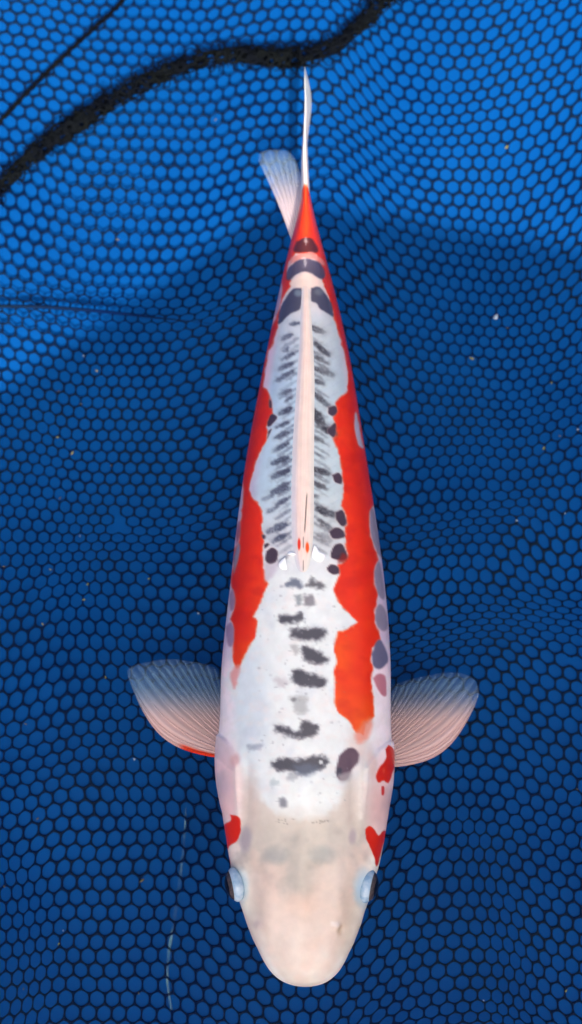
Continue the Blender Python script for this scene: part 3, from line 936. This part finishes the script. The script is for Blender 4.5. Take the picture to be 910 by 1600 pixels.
me = mesh_from('tail_stem_end', np.vstack([body[-1], body[-1].mean(0) + [0, 0.001, 0]]), np.array([(j, (j + 1) % M_, M_) for j in range(M_)]), M_skin,
               col=np.tile(col[-1], (M_ + 1, 1)))
link('tail_stem_end', me, koi)


# ---------------- dorsal fin, folded down along the back
yk = [905, 890, 870, 830, 760, 700, 650, 600, 550, 500, 470, 447]
xk = [474, 473.5, 473, 473, 473, 474, 476, 478, 479, 478.5, 478, 478]
hk = [4, 8, 14, 17.5, 18, 17, 15.5, 14, 11.5, 8.5, 7, 5.5]
n, m = 300, 61
ys = np.linspace(905, 447, n)
xs = gsm(np.interp(-ys, -np.array(yk, float), xk), 8); hs_ = gsm(np.interp(-ys, -np.array(yk, float), hk), 6)
uu = np.linspace(-1, 1, m)
PX = xs[:, None] + hs_[:, None] * uu; PY = np.repeat(ys[:, None], m, 1)
W = Ps(PX, PY)
ramp = sstep(905, 860, ys) * (0.3 + 0.7 * sstep(447, 560, ys))
hgt = 0.0015 * ramp[:, None] * (1 - np.abs(uu) ** 2.0) ** 1.2
rays = 0.00006 * np.cos(uu * 15 + 0.010 * (905 - ys[:, None])) * ramp[:, None] * (1 - uu ** 4)
W[..., 2] += hgt + rays + 0.00015 - 0.0006 * sstep(880, 905, ys)[:, None] - 0.0004 * sstep(460, 447, ys)[:, None]
fold = np.exp(-((PX - np.interp(PY, [770, 835], [480, 476])) / 0.9) ** 2) * sstep(768, 778, PY) * (1 - sstep(826, 836, PY))
slit = np.exp(-((PX - 474.2) / 0.8) ** 2) * (sstep(838, 842, PY) * (1 - sstep(855, 859, PY)) + sstep(874, 878, PY) * (1 - sstep(890, 893, PY)))
W[..., 2] -= 0.0006 * fold
cl = np.array([212, 204, 218.]); cm = np.array([232, 211, 207.]); cr = np.array([230, 219, 215.])
wl = sstep(-0.25, -0.9, uu)[None, :, None]; wr = sstep(0.2, 0.9, uu)[None, :, None]
dc = cm * (1 - wl) * (1 - wr) + cl * wl * (1 - wr) + cr * wr
dc = np.broadcast_to(dc, (n, m, 3)).copy()
lo_ = sstep(780, 680, PY)[..., None] * 0.25
dc = dc * (1 - lo_) + np.array([222, 205, 196]) * lo_
streak = fbm(uu[None] * 9 + 0 * PY, PY / 60 + 3, 2)[..., None]
dc = dc * (1 + 0.02 * streak)
edm = np.clip(sstep(0.40, 1.0, np.abs(uu))[None] * 0.85 + sstep(862, 900, PY) * 0.8 + 0 * PX, 0, 1)[..., None]
under = np.where((uu < 0)[None, :, None], np.array([206, 206, 220.]), np.array([216, 212, 212.]))
dc = dc * (1 - edm) + under * edm
for c, msk in (((96, 84, 84), np.clip(fold * 0.8 + slit * 0.7, 0, 1)),
               ((226, 52, 30), np.clip(1.4 * np.exp(-(((PX - 467.6) / 2.2) ** 2 + ((PY - 851) / 8.5) ** 2) ** 2), 0, 1)),
               ((236, 84, 20), np.clip(1.4 * np.exp(-(((PX - 480.4) / 2.6) ** 2 + ((PY - 856) / 7.5) ** 2) ** 2), 0, 1))):
    dc = dc * (1 - msk[..., None]) + np.array(c) * msk[..., None]
link('dorsal_fin', mesh_from('dorsal_fin', W.reshape(-1, 3), grid_faces(n, m), M_skin, col=lin(np.clip(dc, 0, 255)).reshape(-1, 3) * K_ALB), koi)

# ---------------- sky glints off the water, built as white glossy chips by the dorsal fin
m_, nt_, p_, _o = new_mat('glint_chip')
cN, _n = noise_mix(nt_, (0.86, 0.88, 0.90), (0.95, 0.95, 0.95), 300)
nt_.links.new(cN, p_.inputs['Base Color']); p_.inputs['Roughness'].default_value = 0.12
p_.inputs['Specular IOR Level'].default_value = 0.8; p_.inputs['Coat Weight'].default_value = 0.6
M_glint = m_
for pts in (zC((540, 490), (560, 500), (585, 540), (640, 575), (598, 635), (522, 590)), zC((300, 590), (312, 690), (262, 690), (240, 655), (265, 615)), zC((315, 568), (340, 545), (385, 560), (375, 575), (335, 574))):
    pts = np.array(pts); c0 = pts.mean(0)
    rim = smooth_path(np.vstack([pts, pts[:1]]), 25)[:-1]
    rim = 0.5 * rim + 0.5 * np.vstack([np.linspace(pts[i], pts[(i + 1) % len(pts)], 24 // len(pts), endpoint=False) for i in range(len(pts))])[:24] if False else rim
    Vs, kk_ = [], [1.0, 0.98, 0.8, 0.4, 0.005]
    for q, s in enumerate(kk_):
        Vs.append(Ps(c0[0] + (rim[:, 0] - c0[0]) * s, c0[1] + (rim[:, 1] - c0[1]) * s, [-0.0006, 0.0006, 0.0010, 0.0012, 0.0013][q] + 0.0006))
    link('glint_chip', mesh_from('glint_chip', np.vstack(Vs), grid_faces(5, 24, True), M_glint), koi)


# ---------------- fan fins
def fan_fin(name, roots, tips, bend, zroot, ztip, nray, colf, opaf, ripple, thick=0.0007, ray_r=0.0006, parent=koi, nb=48, lead_bow=0.0):
    """membrane between a root line and a rim, with rays as sub-parts; t runs across the fan, b along a ray"""
    nt = nray * 10 + 1
    R_ = smooth_path(roots, nt) if len(roots) > 2 else np.linspace(roots[0], roots[1], nt)
    T_ = smooth_path(tips, nt)
    t = np.linspace(0, 1, nt)[:, None]; b = np.linspace(0, 1, nb)[None]

    def surf(t, b):
        r = np.stack([np.interp(t, np.linspace(0, 1, nt), R_[:, q]) for q in range(2)], -1)
        e = np.stack([np.interp(t, np.linspace(0, 1, nt), T_[:, q]) for q in range(2)], -1)
        d = e - r
        perp = np.stack([-d[..., 1], d[..., 0]], -1)
        p = r + d * b[..., None] + perp * (bend(t) * np.sin(np.pi * b))[..., None]
        z = zroot(t) + (ztip(t) - zroot(t)) * b
        return p[..., 0], p[..., 1], z

    tt, bb = np.broadcast_arrays(t, b)
    px, py, z = surf(tt, bb)
    z = z + ripple * np.cos(2 * np.pi * tt * nray) * np.clip(bb * 3, 0, 1)
    rim = 0.0
    W = P(px, py, z)
    top = W + [0, 0, thick / 2]; bot = W - [0, 0, thick / 2]
    n1, n2 = tt.shape
    c = lin(np.clip(colf(px, py, tt, bb), 0, 255)) * K_ALB
    o = np.clip(opaf(px, py, tt, bb), 0, 1)
    V = np.vstack([top.reshape(-1, 3)])
    f = link(name, mesh_from(name, V, grid_faces(n1, n2), M_fin, col=c.reshape(-1, 3), opa=o.ravel()), parent)
    for q in range(nray):
        tq = (q + 0.5) / nray
        b1 = np.linspace(0.02, 0.985, 30); t1 = np.full(30, tq)
        x_, y_, z1 = surf(t1, b1)
        z1 = z1 - ripple * np.clip(b1 * 3, 0, 1) + 0.0
        z1 = z1 + 2 * ripple * 0 + thick
        pp = P(x_, y_, z1 + ripple)
        rr = ray_r * (1.15 - 0.75 * b1)
        v, fc, _ = tube(pp, rr, 6)
        cq = np.repeat(lin(np.clip(colf(x_, y_, t1, b1) * 1.03, 0, 255)) * K_ALB, 6, 0)
        oq = np.repeat(np.clip(opaf(x_, y_, t1, b1) * 0.6 + 0.05, 0, 1), 6) * np.repeat(1 - 0.6 * b1 ** 3, 6)
        link('fin_ray', mesh_from('fin_ray', v, fc, M_fin, col=cq, opa=oq), f)
    return f


def pect_col(lead_red, side):
    def f(px, py, t, b):
        w = sstep(1132, 1064, py)[..., None]
        c = np.array([218, 188, 187.]) * (1 - w) + np.array([108, 144, 180.]) * w
        v = (0.5 + 0.5 * np.cos(2 * np.pi * t * 15))[..., None]       # skin between two rays is darker
        c = c * (1 - 0.21 * v * sstep(0.08, 0.25, t)[..., None] * sstep(0.0, 0.3, b)[..., None])
        if lead_red:
            r = ((1 - sstep(0.05, 0.085, t)) * (1 - sstep(0.30, 0.38, b)) * 1.0)[..., None]
            c = c * (1 - r) + np.array([226, 60, 22]) * r
        return c
    return f


def pect_opa(y0, y1):
    def f(px, py, t, b):
        w = sstep(y1, y0, py)
        v = 0.5 + 0.5 * np.cos(2 * np.pi * t * 15)
        o = 0.92 * (1 - w) + 0.70 * w
        o = o * (1 - 0.30 * v * w) * (1 - 0.60 * sstep(0.84, 1.0, b) * sstep(0.0, 0.2, t)) * (1 - 0.6 * sstep(0.82, 1.0, t))
        return o
    return f


bendL = lambda t: -0.13 * (1 - sstep(0.0, 0.35, t)) - 0.05 + 0.03 * t
bendR = lambda t: 0.13 * (1 - sstep(0.0, 0.35, t)) + 0.05 - 0.03 * t
fan_fin('pectoral_fin', [(352, 1186), (362, 1165), (364, 1120)],
        [(206, 1072), (200.5, 1056), (202, 1045), (225, 1036), (265, 1030), (300, 1034), (328, 1040), (350, 1052)],
        bendL, lambda t: 0.044 + 0 * t, lambda t: 0.036 - 0.006 * t, 15, pect_col(True, -1), pect_opa(1058, 1112), 0.00045)
fan_fin('pectoral_fin', [(598, 1200), (594, 1180), (590, 1130)],
        [(742, 1104), (748, 1084), (744, 1066), (728, 1054), (700, 1051), (668, 1056), (640, 1062), (606, 1072)],
        bendR, lambda t: 0.044 + 0 * t, lambda t: 0.036 - 0.006 * t, 15, pect_col(False, 1), pect_opa(1074, 1128), 0.00045)

# ---------------- tail fin: the lower lobe leans out to the side, the upper lobe stands on edge
tail_c = lambda px, py, t, b: np.array([222, 206, 214.]) * (1 - sstep(320, 245, py))[..., None] + np.array([140, 172, 206.]) * sstep(320, 245, py)[..., None]
tail_o = lambda px, py, t, b: (0.86 - 0.42 * sstep(345, 250, py)) * (1 - 0.6 * sstep(0.85, 1, b)) * (1 - 0.3 * (0.5 + 0.5 * np.cos(2 * np.pi * t * 9)) * sstep(0.2, 0.5, b))
fan_fin('tail_fin', [(456, 376), (464, 352), (474, 322)], [(404, 252), (407, 240), (420, 235), (438, 235), (452, 238), (463, 252), (470, 272)],
        lambda t: 0.02 * np.ones_like(t) - 0.02 * t, lambda t: 0.052 + 0.006 * t, lambda t: 0.030 + 0.02 * t, 9, tail_c, tail_o, 0.0003, ray_r=0.0004)
# upper lobe as a thin standing blade
yk = [372, 345, 311, 260, 215, 180, 155, 130, 105]
xl = [474, 472, 471, 470, 473, 474, 474, 474, 476]
xr = [482, 484, 485, 482.5, 481, 486, 490, 488, 477.5]
n, m = 120, 24
ys = np.linspace(372, 105, n)
XL = gsm(np.interp(-ys, -np.array(yk, float), xl), 4); XR = gsm(np.interp(-ys, -np.array(yk, float), xr), 4)
a = np.linspace(0, 2 * np.pi, m, endpoint=False)
hgt = np.interp(-ys, -np.array([372, 311, 250, 180, 130, 105.]), [0.012, 0.019, 0.020, 0.016, 0.009, 0.001])
mid = np.interp(-ys, -np.array([372, 311, 250, 180, 130, 105.]), [0.062, 0.063, 0.066, 0.070, 0.073, 0.074])
lean = np.interp(-ys, -np.array([372, 240, 200, 150, 105.]), [0.0, 0.15, 0.3, 0.75, 0.8])
ca, sa = np.cos(a), np.sin(a)
zz_ = mid[:, None] + hgt[:, None] * sa
xm = (XL + XR) / 2; hw_ = (XR - XL) / 2
px = xm[:, None] + hw_[:, None] * ((1 - lean)[:, None] * ca * np.where(np.abs(ca) > 0, 1, 1) - lean[:, None] * sa * 0.95 + 0.12 * lean[:, None] * ca)
py_plane = np.repeat(ys[:, None], m, 1)
W = P(px, py_plane, mid[:, None] + 0 * px); W[..., 2] = zz_
qx2, qy2 = to_chart(W)
wt = sstep(230, 150, py_plane)[..., None]
cb = np.array([232, 222, 222.]) * (1 - wt) + np.array([206, 212, 216.]) * wt
redm = sstep(306, 314, py_plane + 2 * fbm(px / 3, py_plane / 6))[..., None]
cb = cb * (1 - redm) + np.array([236, 60, 22]) * redm
ob = 1 - 0.62 * (sstep(215, 150, py_plane) * sstep(0.1, -0.9, sa)[None]) - 0.25 * sstep(140, 105, py_plane)
blade = link('tail_fin', mesh_from('tail_fin', W.reshape(-1, 3), grid_faces(n, m, True), M_fin, col=lin(cb).reshape(-1, 3) * K_ALB, opa=ob.ravel()), koi)

# ---------------- eyes
m_, nt_, p_, _o = new_mat('eye_white')
cN, _n = noise_mix(nt_, tuple(lin((140, 175, 205)) * .85), tuple(lin((190, 210, 226)) * .85), 220)
nt_.links.new(cN, p_.inputs['Base Color']); p_.inputs['Roughness'].default_value = 0.15; M_eye = m_
M_iris = simple('eye_iris', (0.03, 0.025, 0.03), (0.08, 0.06, 0.06), 500, 0.2, 0.5)
M_pupil = simple('eye_pupil', (0.003, 0.004, 0.008), (0.006, 0.006, 0.012), 100, 0.08, 0.6)


def ellipsoid(c, r, rot, nu=20, nv=28, cap=math.pi):
    v = []
    for i in range(nu + 1):
        ph_ = 1e-3 + (cap - 2e-3) * i / nu
        for j in range(nv):
            t = 2 * math.pi * j / nv
            v.append((r[0] * math.cos(ph_), r[1] * math.sin(ph_) * math.cos(t), r[2] * math.sin(ph_) * math.sin(t)))
    v = np.array(v) @ np.array(rot).T + np.array(c)
    return v, grid_faces(nu + 1, nv, True)


from mathutils import Matrix
for side, (ex, ey) in ((-1, (368.5, 1382)), (1, (574.5, 1384))):
    c = P(ex, ey, 0.0615)
    # local x axis looks out to the side, slightly up and forward
    out = Vector((side * 0.93, -0.20, 0.14)).normalized()
    yy = Vector((0, 0, 1)).cross(out).normalized(); zz2 = out.cross(yy)
    rot = np.array([out, yy, zz2]).T
    v, f = ellipsoid(c, (0.0046, 0.0090, 0.0082), rot)
    eye = link('eye', mesh_from('eye', v, f, M_eye), koi)
    v, f = ellipsoid(c + np.array(out) * 0.0011, (0.0043, 0.0080, 0.0075), rot, 10, 28, 1.25)
    link('iris', mesh_from('iris', v, f, M_iris), eye)
    v, f = ellipsoid(c + np.array(out) * 0.0020, (0.0037, 0.0068, 0.0064), rot, 10, 28, 1.3)
    link('pupil', mesh_from('pupil', v, f, M_pupil), eye)

# ------------------------------------------------------------------ thread and specks
m_, nt_, p_, _o = new_mat('nylon_thread')
cN, _n = noise_mix(nt_, tuple(lin((90, 160, 175))), tuple(lin((150, 200, 200))), 90)
nt_.links.new(cN, p_.inputs['Base Color'])
tcn = node(nt_, 'ShaderNodeTexCoord'); nz2 = node(nt_, 'ShaderNodeTexNoise', Scale=55, Detail=2)
nt_.links.new(tcn.outputs['Object'], nz2.inputs['Vector'])
mr2 = node(nt_, 'ShaderNodeMapRange'); mr2.inputs['From Min'].default_value = 0.42; mr2.inputs['From Max'].default_value = 0.62
mr2.inputs['To Min'].default_value = 0.03; mr2.inputs['To Max'].default_value = 0.24
nt_.links.new(nz2.outputs['Fac'], mr2.inputs['Value']); nt_.links.new(mr2.outputs['Result'], p_.inputs['Alpha'])
tp = wpath([(291, 1262), (288, 1310), (285, 1345), (278, 1400), (272, 1440), (264, 1490), (262, 1530), (268, 1575), (272, 1610)], 0.0)
tp = smooth_path(tp[:, :2], 90); tp = np.c_[tp, floor_z(tp[:, 0], tp[:, 1]) + 0.0011]
v, f, _ = tube(tp, 0.0010 * (0.35 + 0.65 * np.sin(np.linspace(0.05, 3.0, 90))), 8)
tag(link('nylon_thread', mesh_from('nylon_thread', v, f, m_)), 'faint pale nylon thread lying under the net beside the cheek', 'thread')

M_w = simple('speck_white', tuple(lin((110, 135, 160))), tuple(lin((170, 185, 200))), 900, 0.5, 0.3)
M_y = simple('speck_yellow', tuple(lin((120, 125, 60))), tuple(lin((165, 150, 70))), 900, 0.8, 0.1)
M_br = simple('speck_brown', tuple(lin((70, 75, 60))), tuple(lin((115, 100, 70))), 900, 0.8, 0.1)
white = [(775, 495, 4.2), (903, 671, 2.2), (808, 813, 2.2), (310, 958, 2.2), (125, 837, 1.7), (210, 1186, 2.4), (883, 802, 1.8), (756, 1563, 1.6), (99, 1454, 1.6), (131, 556, 1.8)]
yellow = [(737, 560, 3.4), (151, 579, 2.2), (113, 708, 2.8), (131, 937, 2.2), (137, 913, 2.0), (67, 975, 2.0), (79, 890, 1.8), (850, 700, 2.6), (862, 598, 1.8), (792, 230, 3.0), (885, 1548, 2.2), (90, 683, 2.2), (165, 1058, 1.8), (233, 904, 2.0), (92, 1475, 1.8)]
brown = [(222, 1376, 3.6), (184, 374, 2.6), (337, 187, 2.2), (92, 611, 1.8), (127, 631, 1.7), (174, 727, 1.7), (94, 778, 2.4), (40, 1131, 2.0), (59, 1279, 2.2), (217, 1552, 1.7), (37, 1545, 1.7), (7, 1385, 1.8), (793, 512, 1.6), (875, 681, 1.8), (902, 1233, 1.75), (6, 885, 2.2)]
for lst, mat_, cname in ((white, M_w, 'white'), (yellow, M_y, 'yellow'), (brown, M_br, 'brown')):
    for q, (sx, sy, r) in enumerate(lst):
        w = P(sx, sy, NET_Z); z = float(net_z(w[0], w[1])) + 0.0006
        w = P(sx, sy, z)
        v, f = ellipsoid((0, 0, 0), (1, 1, 1), np.eye(3), 6, 8)
        ph_ = rng.random(3) * 6
        v = v * (1 + 0.35 * np.sin(v[:, [0]] * 3 + ph_[0]) * np.cos(v[:, [1]] * 4 + ph_[1]))
        an = rng.random() * 3.14
        v = v * [1.25, 0.55 if cname != 'white' else 0.85, 0.5]
        v = np.stack([v[:, 0] * math.cos(an) - v[:, 1] * math.sin(an), v[:, 0] * math.sin(an) + v[:, 1] * math.cos(an), v[:, 2]], -1)
        v *= r * (0.00033 if q == 0 or cname != 'white' else 0.00024)
        o = link('debris_speck', mesh_from('debris_speck', v, f, mat_))
        o.location = w
        if q == 0:
            tag(o, {'white': 'largest white speck, caught in the net level with the tail stem', 'yellow': 'largest yellow speck, caught in the net right below the largest white speck',
                    'brown': 'largest brown speck, caught in the net out beyond the faint pale thread'}[cname], 'speck', f'{cname} specks on the net')
        else:
            tag(o, f'tiny {cname} speck of debris caught in the black net', 'speck', f'{cname} specks on the net')
